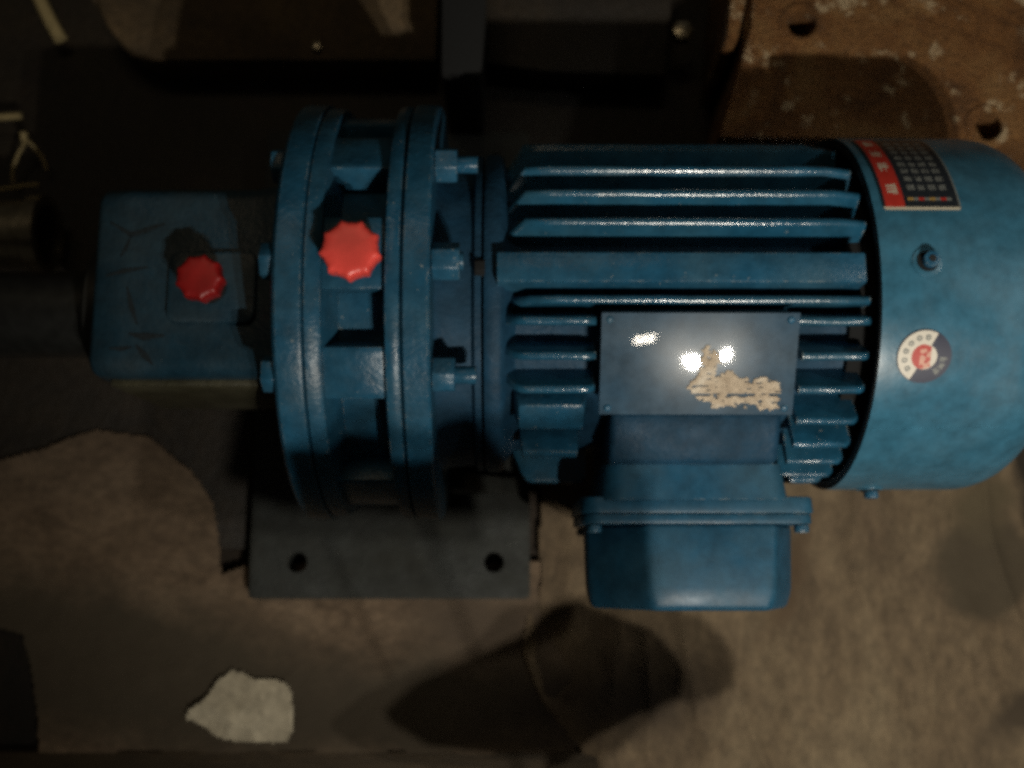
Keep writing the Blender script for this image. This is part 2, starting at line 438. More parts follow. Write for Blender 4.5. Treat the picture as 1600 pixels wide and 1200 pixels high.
# raised pad that carries the nameplate
bm = bmesh.new()
def plate_frame(dz=0.0): return Matrix.Translation(rp(0, 0.1075, 27.2)) @ Matrix.Rotation(math.radians(26.0), 4, 'X') @ Matrix.Translation((0, 0, dz))
F = plate_frame()
box(bm, 0.0525, 0.1535, -0.0265, 0.0265, -0.0230, -0.0003, F)
part('nameplate_pad', bm, M['cast'], frame, bevel=0.0010)

# --- nameplate with torn paper residue and rivets
F = plate_frame()
bm = bmesh.new()
nx, ny = 40, 22
grid = {}
for i in range(nx + 1):
    for j in range(ny + 1):
        x = 0.0512 + (0.1562 - 0.0512) * i / nx; y = -0.0282 + 0.0564 * j / ny
        z = 0.0012 + 0.00008 * noise.noise(Vector((x * 30, y * 40, 0.4)))
        grid[i, j] = bm.verts.new(F @ Vector((x, y, z)))
for i in range(nx):
    for j in range(ny): bm.faces.new((grid[i, j], grid[i + 1, j], grid[i + 1, j + 1], grid[i, j + 1]))
ext = bmesh.ops.extrude_face_region(bm, geom=bm.faces[:])
nv = F.to_3x3() @ Vector((0, 0, -0.0012))
for v in ext['geom']:
    if isinstance(v, bmesh.types.BMVert): v.co += nv
plate = part('nameplate', bm, M['plate'], sharp=50)
for rx, ry in ((0.0555, 0.0245), (0.1515, 0.0245), (0.0555, -0.0245), (0.1515, -0.0245)):
    bm = bmesh.new()
    bmesh.ops.create_uvsphere(bm, u_segments=12, v_segments=6, radius=0.0021)
    for v in bm.verts: v.co = F @ Vector((v.co.x + rx, v.co.y + ry, v.co.z * 0.45 + 0.0014))
    part('rivet', bm, M['nut'], plate)
# residue: measured in plate coordinates u (0 left .. 1 right), v (0 upper .. 1 lower)
poly = [(0.515, 0.34), (0.545, 0.30), (0.575, 0.33), (0.605, 0.40), (0.60, 0.50), (0.585, 0.60), (0.64, 0.60), (0.665, 0.55), (0.70, 0.63),
        (0.78, 0.66), (0.83, 0.62), (0.92, 0.67), (0.925, 0.95), (0.84, 0.94), (0.80, 0.90), (0.66, 0.90), (0.60, 0.93), (0.555, 0.86), (0.50, 0.84),
        (0.455, 0.72), (0.475, 0.66), (0.505, 0.60), (0.51, 0.45)]
def inpoly(u, v):
    c = False
    for k in range(len(poly)):
        (x1, y1), (x2, y2) = poly[k], poly[k - 1]
        if (y1 > v) != (y2 > v) and u < (x2 - x1) * (v - y1) / (y2 - y1) + x1: c = not c
    return c
bm = bmesh.new()
nu, nvv = 130, 74
vv = {}
def pv(i, j):
    if (i, j) not in vv:
        u = i / nu; v = j / nvv
        x = 0.0512 + 0.105 * u; y = 0.0282 - 0.0564 * v
        z = 0.0017 + 0.0004 * noise.noise(Vector((u * 40, v * 40, 3))) + 0.0003
        vv[i, j] = bm.verts.new(F @ Vector((x, y, z)))
    return vv[i, j]
for i in range(nu):
    for j in range(nvv):
        u = (i + .5) / nu; v = (j + .5) / nvv
        du = 0.022 * noise.noise(Vector((u * 38, v * 24, 0.2))); dv = 0.045 * noise.noise(Vector((u * 38, v * 24, 7.2)))
        if not inpoly(u + du, v + dv): continue
        if noise.noise(Vector((u * 26, v * 36, 11))) > 0.34: continue      # places scraped through
        if abs(v - 0.795) < 0.012 and noise.noise(Vector((u * 9, 0, 4))) > -0.25: continue   # crease line
        bm.faces.new((pv(i, j), pv(i + 1, j), pv(i + 1, j + 1), pv(i, j + 1)))
part('sticker_residue', bm, M['torn'], plate)

# --- adapter neck between gear case and motor
bm = solid_lathe([(-0.0385, 0.05), (-0.0385, 0.0995), (-0.034, 0.0965), (-0.0185, 0.0950), (-0.0165, 0.0985), (-0.0130, 0.0985), (-0.0128, 0.05)], 128)
part('adapter_neck', bm, M['neck'], sharp=45)
for a in (-2, 118, 238):
    bm = bmesh.new()
    F = frame_at(a, 0.0975, 0)
    prism(bm, ngon(6, 0.0052), 'x', -0.0165, -0.0108, F)
    part('joint_bolt', bm, M['dark'], bevel=0.0006)

# --- gear case: flange rings, ring gear core, bridging blocks
RFL = 0.1288
bm = solid_lathe([(-0.1203, 0.07), (-0.1203, RFL - 0.0035), (-0.1190, RFL - 0.001), (-0.1175, RFL), (-0.1062, RFL), (-0.1048, RFL - 0.0005), (-0.1042, RFL - 0.0022),
                  (-0.1042, 0.07)], 160)
part('end_flange', bm, M['cast'], sharp=30)
bm = solid_lathe([(-0.1040, 0.07), (-0.1040, RFL - 0.0030), (-0.1030, RFL - 0.0016), (-0.0970, RFL - 0.0022), (-0.0950, RFL - 0.0035), (-0.0945, RFL - 0.006),
                  (-0.0900, 0.1085), (-0.0890, 0.104), (-0.0640, 0.104), (-0.0632, 0.110), (-0.0625, RFL - 0.004), (-0.0615, RFL - 0.0012), (-0.0600, RFL - 0.0008), (-0.0556, RFL - 0.0008),
                  (-0.0545, RFL - 0.0014), (-0.0540, RFL - 0.003), (-0.0540, 0.07)], 160)
case = part('gear_case', bm, M['cast'], sharp=30)
bm = solid_lathe([(-0.0537, 0.07), (-0.0537, RFL - 0.003), (-0.0530, RFL - 0.0008), (-0.0520, RFL + 0.0003), (-0.0398, RFL + 0.0003), (-0.0386, RFL - 0.0008), (-0.0384, RFL - 0.003), (-0.0384, 0.07)], 160)
part('input_flange', bm, M['cast'], sharp=30)
for a0, a1, rr in ((-76, -52, 0.121), (-41, -27, 0.1225), (-11.5, 7.0, 0.1225), (21.0, 34.5, 0.1225), (63.5, 84, 0.121), (100, 116, 0.121), (-112, -94, 0.121)):
    bm = bmesh.new()
    sector(bm, -0.0955, -0.0620, 0.1035, rr, a0, a1, 8)
    part('bridge_block', bm, M['cast'], case, bevel=0.0012)

# --- bolts through the flanges
def nut_bm(a, x0, x1, r=0.1160, s=0.0102, studlen=0.011):
    bm = bmesh.new()
    F = frame_at(a, r, 0)
    prism(bm, ngon(6, s, PI / 6 * (1 if random.random() < .5 else 0.3)), 'x', x0, x1, F)
    return bm
for k, a in enumerate((-32, -0.8, 29, 148, 180, -150)):
    n = part('nut', nut_bm(a, -0.0382, -0.0262 if a != -0.8 else -0.0235), M['nut'], bevel=0.0009)
    bm = bmesh.new(); F = frame_at(a, 0.1165, 0)
    prism(bm, ngon(16, 0.0048), 'x', -0.0270, -0.0150 if a != -0.8 else -0.0215, F)
    part('stud_end', bm, M['cast'], n, bevel=0.0006)
    h = part('bolt_head', nut_bm(a, -0.1275, -0.1202, r=0.1150), M['cast'], bevel=0.0009)

# --- output housing: squarish casting with rounded corners, oil filler boss
def ring(x, d):
    return (x, rrect(-0.0495 + d, 0.0640 - d, -0.060 + d, 0.0605 - d, max(0.0045, 0.010 - d * 0.3), 5))
bm = bmesh.new()
loft(bm, [ring(-0.2395, 0.007), ring(-0.2380, 0.003), ring(-0.2345, 0.0006), ring(-0.2190, 0.0), ring(-0.147, 0.0), ring(-0.1400, -0.001), ring(-0.1200, -0.004)], 'x')
house = part('output_housing', bm, M['house'], sharp=50)
bm = bmesh.new()
prism(bm, rrect(-0.1935, -0.1430, -0.0195, 0.0225, 0.006), 'z', 0.058, 0.0645)
part('filler_boss', bm, M['house'], house, bevel=0.0015)
# rib along the near edge
bm = bmesh.new()
box(bm, -0.230, -0.132, -0.0535, -0.048, -0.050, 0.0455)
part('side_rib', bm, M['brown_edge'], house, bevel=0.0018)
# output shaft and the seal collar around it
bm = solid_lathe([(-0.252, 0.02), (-0.252, 0.042), (-0.250, 0.044), (-0.2385, 0.044), (-0.2385, 0.02)], 64)
part('seal_collar', bm, M['greasy'])
bm = solid_lathe([(-0.56, 0.0), (-0.56, 0.026), (-0.557, 0.0275), (-0.2515, 0.0275), (-0.2515, 0.0)], 48)
part('output_shaft', bm, M['greasy'])
# scraped dark marks on the housing
def scrape(pts, w):
    bm = bmesh.new()
    pr = None
    for i, (x, y) in enumerate(pts):
        q = pts[min(i + 1, len(pts) - 1)]; p = pts[max(0, i - 1)]
        d = Vector((q[0] - p[0], q[1] - p[1])).normalized()
        ww = w * (0.25 if i in (0, len(pts) - 1) else 1.0)
        a = bm.verts.new((x - d.y * ww, y + d.x * ww, 0.0608)); b = bm.verts.new((x + d.y * ww, y - d.x * ww, 0.0608))
        if pr: bm.faces.new((pr[0], a, b, pr[1]))
        pr = (a, b)
    part('scrape_mark', bm, M['scrape'], house)
def P2(x, y, z=0.0608):              # where a line of sight from the photo meets the plane z (build-time measuring only)
    t, p = 0.1667, -0.0071
    d = Matrix.Rotation(t, 3, 'X') @ Matrix.Rotation(p, 3, 'Y') @ Vector(((x - 800) / 1600, -(y - 600) / 1600, -1))
    s = (z - 0.6351) / d.z
    return (d.x * s, -0.151 + d.y * s)
for pts, w in (([(172, 348), (205, 368), (235, 358), (258, 350)], .0016), ([(165, 432), (195, 424), (232, 418)], .0015), ([(198, 448), (205, 480), (214, 508)], .0017),
               ([(200, 522), (225, 527), (257, 525)], .0022), ([(212, 540), (226, 556), (238, 570)], .0020), ([(170, 545), (190, 546), (206, 543)], .0013), ([(205, 368), (196, 390), (188, 402)], .0012)):
    scrape([P2(*q) for q in pts], w)

# --- red caps
def cap_bm(cx, cy, z0, z1, R, teeth=9, rot=0.0):
    bm = bmesh.new()
    n = teeth * 10
    def prof(th):
        t = (th * teeth / (2 * PI) + rot) % 1.0
        d = abs(t - 0.5) * 2
        return 0.885 + 0.115 * max(0.0, (d - 0.35) / 0.65) ** 1.3
    H = z1 - z0
    levels = [(z0, 0.93), (z0 + H * 0.55, 1.0), (z0 + H * 0.80, 0.985), (z0 + H * 0.93, 0.93), (z0 + H * 0.985, 0.80), (z1, 0.62), (z1 + H * 0.02, 0.35)]
    rows = []
    for z, s in levels:
        row = []
        for i in range(n):
            th = 2 * PI * i / n
            k = prof(th) if s > 0.75 else 0.9 + (prof(th) - 0.9) * 0.2
            row.append(bm.verts.new((cx + R * s * k * math.cos(th), cy + R * s * k * math.sin(th), z)))
        rows.append(row)
    for A, B in zip(rows, rows[1:]):
        for i in range(n): bm.faces.new((A[i], A[(i + 1) % n], B[(i + 1) % n], B[i]))
    bm.faces.new(rows[-1]); bm.faces.new(list(reversed(rows[0])))
    return bm
bm = cap_bm(-0.0777, 0.0008, 0.1305, 0.1425, 0.0160, 9, 0.30)
o = part('breather_cap', bm, M['red'], sharp=55); tag(o, 'bright red toothed cap between the flanges')
bm = bmesh.new(); prism(bm, [(-0.0777 + p[0], 0.0008 + p[1]) for p in ngon(24, 0.0105)], 'z', 0.118, 0.1310)
part('cap_stem', bm, M['dark'], o)
bm = cap_bm(-0.1690, 0.0010, 0.0760, 0.0885, 0.0138, 9, 0.05)
o = part('breather_cap', bm, M['red_shaded'], sharp=55); tag(o, 'red cap on the output housing, darkened for shade')
bm = bmesh.new(); prism(bm, [(-0.1690 + p[0], 0.0010 + p[1]) for p in ngon(24, 0.0095)], 'z', 0.0640, 0.0765)
part('cap_stem', bm, M['dark'], o)

# --- foot
bm = bmesh.new()
prism(bm, rrect(-0.1885, 0.0188, -0.182, 0.182, 0.004, 3), 'z', -0.150, -0.1335)
foot = part('mounting_foot', bm, M['dusty'], bevel=0.0014)
cutters = []
for hx in (-0.1530, -0.0079):
    for hy in (-0.1555, 0.1555):
        b2 = bmesh.new(); prism(b2, [(hx + p[0] + 0.085, hy + p[1]) for p in ngon(28, 0.0075)], 'z', -0.02, 0.05)
        c = _link('cutter', b2, M['dark'], GM); cutters.append(c)
bpy.context.view_layer.update()
cut(foot, cutters)
bm = bmesh.new()
prism(bm, [(-0.096, -0.1340), (-0.080, -0.085), (0.080, -0.085), (0.096, -0.1340)], 'x', -0.100, -0.056)
part('pedestal', bm, M['house'], foot, bevel=0.003)
for sy in (-1, 1):
    bm = bmesh.new()
    y0 = sy * 0.100
    prism(bm, [(-0.0382, -0.1337), (0.013, -0.1337), (0.011, -0.128), (-0.028, -0.070), (-0.0382, -0.068)], 'y', y0 - 0.006, y0 + 0.006)
    part('gusset', bm, M['dusty'], foot, bevel=0.0015)

# --- terminal box on the near side
bm = bmesh.new()
prof0 = [(-0.070, 0.066), (-0.079, 0.0640), (-0.0990, 0.0535), (-0.0990, -0.052), (-0.070, -0.058)]
prism(bm, prof0, 'x', 0.0590, 0.1560)
part('box_neck', bm, M['neck'], bevel=0.004, segs=3)
def rb(y, x0, x1, z0, z1, r): return (y, rrect(x0, x1, z0, z1, r, 7))
bm = bmesh.new()
loft(bm, [rb(-0.0985, 0.0575, 0.1610, -0.050, 0.0480, 0.012), rb(-0.1190, 0.0545, 0.1650, -0.052, 0.0480, 0.014)], 'y')
tb = part('terminal_box', bm, M['boxp'], sharp=40)
bm = bmesh.new()
loft(bm, [rb(-0.1168, 0.0445, 0.1800, -0.0560, 0.0420, 0.011), rb(-0.1265, 0.0440, 0.1805, -0.0565, 0.0425, 0.011)], 'y')
part('box_rim', bm, M['boxp'], tb, bevel=0.0012)
bm = bmesh.new()
loft(bm, [rb(-0.1268, 0.0450, 0.1795, -0.0555, 0.0415, 0.011), rb(-0.1325, 0.0450, 0.1795, -0.0555, 0.0415, 0.011)], 'y')
lidb = bm
bm = bmesh.new()
def orect(x0, x1, z0, z1, cx, cz, cr=0.019): return [(x1, z1 - cz), (x1 - cr, z1), (x0 + cx, z1), (x0, z1 - cz), (x0, z0 + cz), (x0 + cx, z0), (x1 - cr, z0), (x1, z0 + cz)]
loft(bm, [(y, orect(0.0490 + d, 0.1755 - d, -0.0510 + d, 0.0400 - d, 0.0330, 0.036)) for y, d in ((-0.1320, 0.0), (-0.1720, 0.0012), (-0.1820, 0.0040))], 'y')
part('box_cover_flange', lidb, M['boxp'], tb, bevel=0.0010)
lid = part('box_lid', bm, M['boxp'], tb, bevel=0.0034, segs=4, ang=12, sharp=40)
for sx, sz in ((0.0520, 0.0355), (0.1725, 0.0355), (0.0520, -0.0490), (0.1725, -0.0490)):
    bm = bmesh.new()
    prism(bm, [(sx + p[0], sz + p[1]) for p in ngon(18, 0.0044)], 'y', -0.1328, -0.1375)
    part('lid_screw', bm, M['nut'], tb, bevel=0.001)
# --- fan cover
xc, Rc = 0.2001, 0.110
prof = [(xc + 0.012, Rc - 0.0035), (xc + 0.002, Rc - 0.0022), (xc, Rc - 0.0008), (xc, Rc), (xc + 0.004, Rc + 0.0002)]
prof += [(0.240, Rc), (0.276, Rc)]
for i in range(1, 13):
    a = PI / 2 * i / 12
    prof.append((0.276 + 0.036 * math.sin(a), 0.074 + 0.036 * math.cos(a)))
prof += [(0.3128, 0.06), (0.3132, 0.0)]
inner = [(0.310, 0.0), (0.308, 0.07), (0.274, Rc - 0.003), (xc + 0.012, Rc - 0.0035)]
bm = solid_lathe(prof + inner, 160)
cover = part('fan_cover', bm, M['cover'], sharp=30)
# end shield and fan seen through the gap, its shade painted near-black
bm = solid_lathe([(0.190, 0.03), (0.190, 0.0895), (0.199, 0.0895), (0.206, 0.086), (0.206, 0.03)], 96)
part('end_shield', bm, M['dark'])
bm = solid_lathe([(0.2135, 0.02), (0.2135, 0.1062), (0.2155, 0.1062), (0.2155, 0.02)], 96)
part('fan_disc', bm, M['dark'])
bm = lathe(bmesh.new(), [(xc - 0.0004, Rc - 0.0052), (xc - 0.0004, Rc - 0.0016), (xc + 0.013, Rc - 0.0037), (xc + 0.013, Rc - 0.0052), (xc - 0.0004, Rc - 0.0052)], 160)
part('cover_shade_ring', bm, M['black'], cover)  # near-black ring in place of shade inside the cover edge
for a in (-1.9, 88, 178, 268):
    F = frame_at(a, Rc, 0.2246)
    bm = bmesh.new()
    prism(bm, ngon(28, 0.0082), 'z', -0.0006, 0.0008, F)
    s = part('cover_screw', bm, M['cover'], cover, bevel=0.0005)
    bm = bmesh.new()
    prism(bm, ngon(24, 0.0057), 'z', 0.0010, 0.0016, F)
    part('washer', bm, M['dark'], s)
    bm = bmesh.new()
    prism(bm, [(p[0] + 0.0007, p[1]) for p in ngon(20, 0.0043)], 'z', 0.0014, 0.0060, F)
    part('screw_head', bm, M['nut'], s, bevel=0.0007)
    bm = bmesh.new()
    prism(bm, [(p[0] + 0.0007, p[1]) for p in ngon(6, 0.0021)], 'z', 0.00605, 0.0063, F)
    part('socket', bm, M['black'], s)

def cyl_pt(x, s, r):                    # s: arc length along the cylinder from its own zero
    return rp(x, r, math.degrees(s / Rc))
# --- rating label on the cover (flat print, wrapped round the sheet)
a_top, a_bot = -57.0, -17.8
LABX = (0.2052, 0.2475)
nu, nv_ = 92, 150
mats = [M['lab_dark'], M['lab_red'], M['lab_pale'], M['lab_grey'], M['lab_yel']]
rnd = random.Random(3)
glyph = {}
def stroke(u, v, key, dens=0.55, n=6):
    """is this spot inside a little brush-stroke block?"""
    if key not in glyph:
        hs = sorted(rnd.sample(range(n), 3)); vs_ = sorted(rnd.sample(range(n), 2))
        glyph[key] = (hs, vs_)
    hs, vs_ = glyph[key]
    return (int(v * n) in hs) or (int(u * n) in vs_)
def label_mat(u, v):
    """u: 0 left .. 1 right, v: 0 upper .. 1 lower"""
    if v > 0.972 or u > 0.975 or v < 0.02: return 3 if v < 0.02 or u > 0.975 else 2
    if u < 0.035: return 0
    if u < 0.285:
        for k, vc in enumerate((0.14, 0.34, 0.555, 0.80)):
            if abs(v - vc) < 0.052 and 0.095 < u < 0.225:
                return 2 if stroke((u - 0.095) / 0.13, (v - vc + 0.052) / 0.104, ('r', k), n=7) else 1
        return 1
    if 0.885 < v < 0.915 and 0.34 < u < 0.90:
        t = ((u - 0.34) / 0.56) * 4
        if t % 1 < 0.55: return 4 if int(t) % 2 == 0 else 1
        return 3
    if 0.10 < v < 0.83 and 0.35 < u < 0.90:
        rr = (v - 0.10) / 0.73 * 8; cc = (u - 0.35) / 0.55 * 4
        if 0.22 < rr % 1 < 0.80 and 0.15 < cc % 1 < 0.82 and rnd.random() > 0.25:
            return 3
    return 0
bm = bmesh.new()
V = {}
rl = Rc + 0.0010
for i in range(nu + 1):
    for j in range(nv_ + 1):
        V[i, j] = bm.verts.new(rp(LABX[0] + (LABX[1] - LABX[0]) * i / nu, rl, a_top + (a_bot - a_top) * j / nv_))
for i in range(nu):
    for j in range(nv_):
        u, v = (i + .5) / nu, (j + .5) / nv_
        cu = min(u, 1 - u) * 0.0423; cv = min(v, 1 - v) * 0.0753
        if cu < 0.002 and cv < 0.002 and math.hypot(0.002 - cu, 0.002 - cv) > 0.002: continue
        f = bm.faces.new((V[i, j], V[i + 1, j], V[i + 1, j + 1], V[i, j + 1])); f.material_index = label_mat(u, v)
part('rating_label', bm, mats, cover, sharp=180)
# --- round sticker on the cover
cxs, acs, RS = 0.2236, 24.6, 0.0146
mats = [M['lab_white'], M['lab_navy'], M['lab_red'], M['lab_grey'], M['lab_pink']]
bm = bmesh.new()
nr, na = 34, 144
rows = []
def sp(rad, th):
    return rp(cxs + rad * math.cos(th), Rc + 0.0009, acs - math.degrees(rad * math.sin(th) / Rc))
def sticker_mat(rad, th):
    d = math.degrees(th) % 360
    x, y = rad * math.cos(th) / RS, rad * math.sin(th) / RS
    if rad < 0.47 * RS:
        if x > 0.24 and abs(y) < 0.42: return 0
        if rad > 0.43 * RS and x > 0: return 0
        e = noise.noise(Vector((x * 6, y * 6, 2.0)))
        if x > -0.16 and e > -0.12 and y < 0.28: return 4
        return 2
    if rad > 0.965 * RS: return 1
    navy = d < 62 or d > 242
    if navy:
        for k, dc in enumerate((-48, -28, -8)):
            dd = ((d - dc + 180) % 360) - 180
            if abs(dd) < 7.0 and 0.58 < rad / RS < 0.86:
                return 3 if stroke((dd + 7) / 14, (rad / RS - 0.58) / 0.28, ('n', k), n=6) else 1
        return 1
    for dc in (82, 109, 136, 163, 190, 217):
        dd = d - dc
        tx = math.radians(dd) * 0.72; ty = rad / RS - 0.72
        if math.hypot(tx, ty) < 0.105: return 3 if math.hypot(tx, ty) > 0.035 else 0
    return 0
for i in range(nr + 1):
    rows.append([bm.verts.new(sp(max(RS * i / nr, 1e-5), 2 * PI * k / na)) for k in range(na)])
for i in range(nr):
    for k in range(na):
        f = bm.faces.new((rows[i][k], rows[i][(k + 1) % na], rows[i + 1][(k + 1) % na], rows[i + 1][k]))
        f.material_index = sticker_mat(RS * (i + .5) / nr, 2 * PI * (k + .5) / na)
part('round_sticker', bm, mats, cover, sharp=180)

# ------------------------------------------------------------------ things around the motor
def at(x, y, z): p = P2(x, y, z); return Vector((p[0], p[1], z))
def slab(name, px, z0, z1, mat, label, cat, bevel=0.003, holes=(), kind=None, parent=None, seg=2):
    pts = [P2(x, y, z1) for x, y in px]
    bm = bmesh.new(); prism(bm, pts, 'z', z0, z1)
    o = link(name, bm, mat, parent, bevel=bevel, segs=seg)
    cs = []
    for hx, hy, r in holes:
        c = P2(hx, hy, z1); b2 = bmesh.new()
        prism(b2, [(c[0] + p[0], c[1] + p[1]) for p in ngon(28, r)], 'z', z1 - 0.03, z1 + 0.03)
        cs.append(link('cutter', b2, mat))
    if cs: bpy.context.view_layer.update(); cut(o, cs)
    if label: tag(o, label, cat, kind=kind)
    return o
# near-black iron bed behind and left of the motor
slab('machine_bed', [(-260, 820), (0, 820), (300, 860), (420, 860), (700, 700), (1180, 480), (1180, -260), (-260, -260)], -0.166, -0.1528, M['iron'],
     'near-black iron bed behind and left of the gear motor', 'machine bed')
# cast base with a rounded corner along the top
def arc(cx, cy, r, a0, a1, n=8): return [(cx + r * math.cos(math.radians(a0 + (a1 - a0) * i / n)), cy - r * math.sin(math.radians(a0 + (a1 - a0) * i / n))) for i in range(n + 1)]
slab('cast_base', [(130, -200)] + [(142, 0)] + arc(262, -18, 112, 185, 270, 10) + [(680, 94), (690, -200)], -0.1527, -0.118, M['iron2'],
     'brown cast iron base with a rounded corner at the top left', 'casting', 0.004)
slab('cast_base', [(757, -200), (757, 98), (852, 112), (1040, 118), (1070, -200)], -0.1527, -0.118, M['iron'],
     'dark iron base between the black post and the rusty plate', 'casting', 0.004)
slab('black_post', [(688, -160), (688, 112), (752, 118), (756, -160)], -0.1527, -0.03, M['dark'], 'black square post standing behind the flanges', 'post', 0.003)
RZ = -0.042
# rusty plate
rp_o = slab('rusty_plate', [(1182, -200), (1172, 40), (1128, 190), (1122, 214), (1900, 222), (1900, -200)], -0.150, RZ, M['rust'],
     'rusty flaking iron plate with bolt holes behind the fan cover', 'plate', 0.004, holes=((1252, 36, 0.0105), (1548, 196, 0.0110)))
for hx, hy, r in ((1250, 36, 0.0165), (1540, 196, 0.0165)):
    c = P2(hx, hy, RZ)
    bm = lathe(bmesh.new(), [(0, r * .66), (0.0022, r * .70), (0.0026, r * .86), (0, r)], 32)
    Mx = Matrix.Translation((c[0], c[1], RZ - 0.0005)) @ Matrix.Rotation(-PI / 2, 4, 'Y')
    for v in bm.verts: v.co = Mx @ v.co
    link('hole_rim', bm, M['rust'], rp_o)
bm = bmesh.new()
q = [P2(x, y, RZ + 0.010) for x, y in ((1395, -40), (1400, -4), (1610, 86), (1900, 210), (1900, -200), (1420, -200))]
prism(bm, q, 'z', RZ - 0.0005, RZ + 0.010); link('raised_step', bm, M['rust'], rp_o, bevel=0.003)
bm = bmesh.new()
q = [P2(x, y, RZ + 0.020) for x, y in ((1480, -40), (1490, -14), (1610, 40), (1900, 160), (1900, -200), (1500, -200))]
prism(bm, q, 'z', RZ + 0.0095, RZ + 0.020); link('raised_step', bm, M['rust'], rp_o, bevel=0.003)
# iron strip leaning at the left edge of the rusty plate
slab('iron_strip', [(1150, -120), (1136, 58), (1152, 62), (1190, -120)], -0.1527, -0.045, M['rust'], 'narrow rusty strip left of the rusty plate', 'iron strip', 0.002)
# small bolt head on the dark base
c = at(1066, 48, -0.110); bm = bmesh.new()
prism(bm, [(c.x + p[0], c.y + p[1]) for p in ngon(6, 0.0085)], 'z', -0.1182, -0.108)
tag(link('loose_nut', bm, M['steel'], bevel=0.001), 'small steel nut on the dark iron base', 'nut')
c = at(492, 68, -0.110); bm = bmesh.new()
prism(bm, [(c.x + p[0], c.y + p[1]) for p in ngon(6, 0.0040)], 'z', -0.1182, -0.113)
tag(link('bolt_head', bm, M['steel'], bevel=0.0006), 'tiny bolt head on the brown cast base', 'bolt')

# pale offcut strip at the top left corner, straw and wire at the left edge
bm = bmesh.new(); tube(bm, [at(48, -30, -0.136), at(66, 10, -0.135), at(80, 38, -0.136), at(94, 62, -0.138)], 0.0055, 8)
tag(link('cord', bm, M['straw'], sharp=80), 'short end of pale cord in the top left corner', 'cord')
bm = bmesh.new(); tube(bm, [at(-60, 184, -0.135), at(0, 184, -0.134), at(32, 182, -0.134)], 0.0027, 8)
tag(link('stick', bm, M['straw'], sharp=80), 'pale straight stick at the left edge', 'stick')
bm = bmesh.new(); tube(bm, [at(*p, -0.138) for p in ((-30, 300), (0, 297), (30, 292), (60, 289))] , 0.0014, 6)
tube(bm, [at(*p, z) for p, z in (((20, 286), -0.141), ((20, 262), -0.137), ((28, 242), -0.134), ((38, 224), -0.13), ((44, 222), -0.13), ((54, 232), -0.134), ((66, 248), -0.137), ((73, 266), -0.141))], 0.0013, 6)
tube(bm, [at(38, 222, -0.130), at(36, 208, -0.128)], 0.003, 6)
tag(link('wire', bm, M['straw'], sharp=80), 'thin bent wire loop lying above the steel pipe', 'wire')
# steel pipe end at the left edge
A = at(52, 352, -0.09); 
bm = lathe(bmesh.new(), [(-0.20, 0.0), (-0.20, 0.026), (-0.010, 0.026), (-0.010, 0.030), (0.0, 0.030), (0.0, 0.023), (-0.03, 0.023), (-0.03, 0.0)], 48)
for v in bm.verts: v.co += Vector((A.x, A.y, -0.1152))
tag(link('steel_pipe', bm, M['steel'], sharp=40), 'worn steel pipe with a bright collar at the left edge', 'pipe')

# loose sheets on the dark floor
def sheet(name, px, z, mat, label, cat, fold=0.004, fs=(9, 5), cell=0.0017, rag=0.0022, seed=0.0):
    pg = [P2(x, y, -0.149) for x, y in px]
    xs = [p[0] for p in pg]; ys = [p[1] for p in pg]
    def inside(x, y):
        c = False
        for k in range(len(pg)):
            (x1, y1), (x2, y2) = pg[k], pg[k - 1]
            if (y1 > y) != (y2 > y) and x < (x2 - x1) * (y - y1) / (y2 - y1) + x1: c = not c
        return c
    x0, y0 = min(xs) - 0.01, min(ys) - 0.01
    nx = int((max(xs) - x0 + 0.01) / cell); ny = int((max(ys) - y0 + 0.01) / cell)
    bm = bmesh.new(); V = {}
    def vert(i, j):
        if (i, j) not in V:
            x, y = x0 + i * cell, y0 + j * cell
            h = noise.noise(Vector((x * fs[0], y * fs[1], seed)))
            r = 1 - abs(noise.noise(Vector((x * fs[0] * 1.9 + y * 4, y * fs[1] * 1.9, seed + 3))))
            V[i, j] = bm.verts.new((x, y, z + fold * (0.8 * h + 0.7 * r ** 3 - 0.2) + 0.0006 * noise.noise(Vector((x * 70, y * 70, seed)))))
        return V[i, j]
    for i in range(nx):
        for j in range(ny):
            x, y = x0 + (i + .5) * cell, y0 + (j + .5) * cell
            dx = rag * noise.noise(Vector((x * 32, y * 32, seed + 5))); dy = rag * noise.noise(Vector((x * 32, y * 32, seed + 9)))
            if inside(x + dx, y + dy): bm.faces.new((vert(i, j), vert(i + 1, j), vert(i + 1, j + 1), vert(i, j + 1)))
    o = link(name, bm, mat, sharp=80)
    tag(o, label, cat)
    return o
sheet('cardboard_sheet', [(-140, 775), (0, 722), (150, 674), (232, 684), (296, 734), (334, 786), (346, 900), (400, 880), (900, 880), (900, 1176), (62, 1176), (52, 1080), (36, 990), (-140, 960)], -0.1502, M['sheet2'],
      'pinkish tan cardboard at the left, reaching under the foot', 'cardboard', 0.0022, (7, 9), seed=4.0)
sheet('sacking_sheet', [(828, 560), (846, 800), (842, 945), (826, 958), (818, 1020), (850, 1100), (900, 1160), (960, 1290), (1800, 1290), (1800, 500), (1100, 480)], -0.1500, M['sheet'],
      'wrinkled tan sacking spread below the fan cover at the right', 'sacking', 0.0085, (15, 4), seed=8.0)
slab('plank', [(-140, 1176), (420, 1172), (985, 1176), (1000, 1400), (-140, 1400)], -0.160, -0.1495, M['plank'], 'dark oiled plank along the bottom edge', 'plank', 0.003)
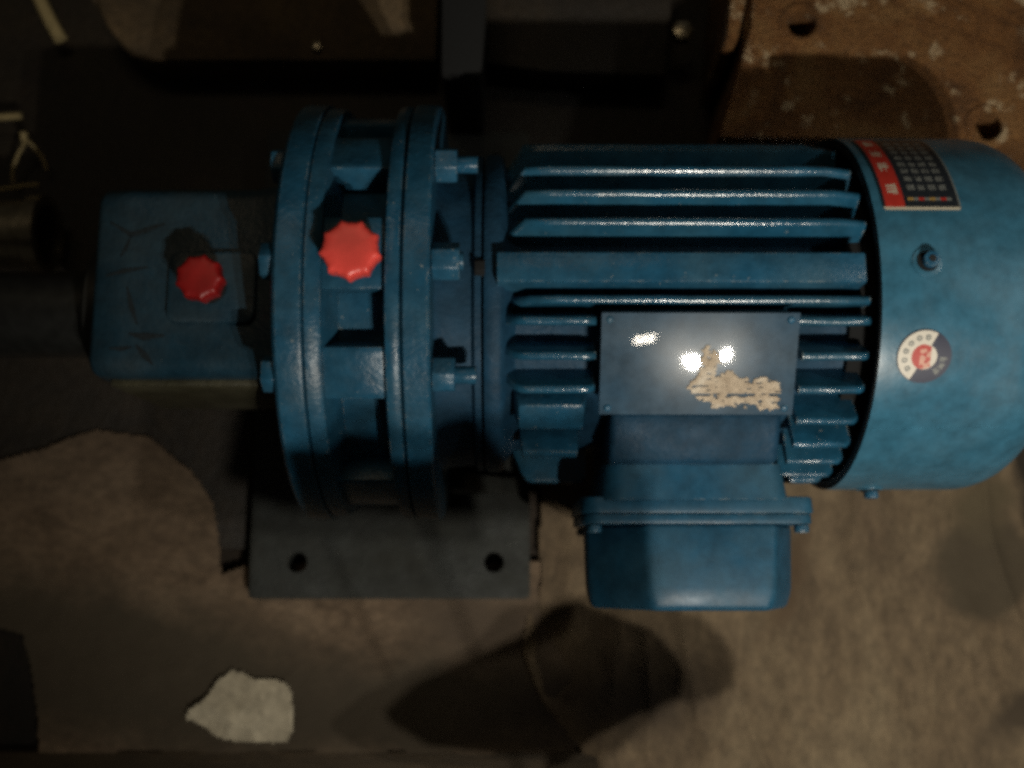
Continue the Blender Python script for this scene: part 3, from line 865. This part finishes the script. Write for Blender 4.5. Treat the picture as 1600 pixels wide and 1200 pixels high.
# unseen lever added beyond the near edge to cast the floor shadow
LP = Vector((0.29, -0.655, 0.80)); zt = 0.24
def up(x, y):
    p = at(x, y, -0.149); t = (zt - p.z) / (LP.z - p.z); return p + (LP - p) * t
pts = [up(*q) for q in ((575, 1138), (630, 1090), (700, 1058), (800, 1012), (850, 955), (960, 945), (1070, 985), (1118, 1040), (1115, 1085), (1040, 1110), (980, 1140), (930, 1190), (760, 1195), (640, 1178))]
bm = bmesh.new(); prism(bm, [(p.x, p.y) for p in pts], 'z', zt, zt + 0.012)
lv = link('shade_blocker', bm, M['iron2'], bevel=0.003)
bm = bmesh.new(); c0 = sum(pts, Vector()) / len(pts)
tube(bm, [(c0.x, c0.y - 0.01, zt + 0.006), (c0.x, c0.y - 0.12, zt + 0.006), (c0.x + 0.02, c0.y - 0.30, zt - 0.02), (c0.x + 0.03, c0.y - 0.42, -0.15)], 0.012, 12)
link('blocker_rod', bm, M['iron2'], lv)
tw = 0.36
def upw(p):
    p = Vector(p); t = 0.55; return p + (LP - p) * t
wp = [upw(p) for p in ((-0.160, -0.075, 0.050), (-0.125, -0.092, 0.090), (-0.085, -0.086, 0.094), (-0.045, -0.096, 0.084), (-0.01, -0.085, 0.070), (0.030, -0.078, 0.078), (0.050, -0.095, 0.020), (0.024, -0.130, -0.1335), (-0.185, -0.122, -0.1335), (-0.235, -0.100, -0.149), (-0.200, -0.060, -0.10))]
bm = bmesh.new()
A_ = [bm.verts.new(p) for p in wp]; B_ = [bm.verts.new(p + Vector((0, -0.004, 0.006))) for p in wp]
for i in range(len(wp)): bm.faces.new((A_[i], A_[(i + 1) % len(wp)], B_[(i + 1) % len(wp)], B_[i]))
bm.faces.new(A_); bm.faces.new(B_)
link('blocker_wing', bm, M['iron2'], lv)  # unseen plate added to shade the lower flanges and foot
wc = sum(wp, Vector()) / len(wp)
bm = bmesh.new(); tube(bm, [wc, (wc.x + 0.02, wc.y - 0.08, wc.z - 0.10), (c0.x, c0.y - 0.12, zt + 0.006)], 0.0011, 8)
link('blocker_wire', bm, M['iron2'], lv)
tag(lv, 'added unseen shade-casting lever on a bent rod beyond the near edge', 'blocker')
# pale paper scrap, creased
sheet('paper_scrap', [(300, 1106), (326, 1088), (345, 1062), (362, 1046), (378, 1048), (398, 1060), (430, 1062), (450, 1068), (459, 1084), (460, 1110), (459, 1140), (452, 1158), (430, 1163), (380, 1160), (340, 1150), (314, 1132), (290, 1122)], -0.1455, M['pale'],
      'creased pale paper scrap on the cardboard near the bottom left', 'paper', 0.0050, (20, 26), seed=12.0, rag=0.002)
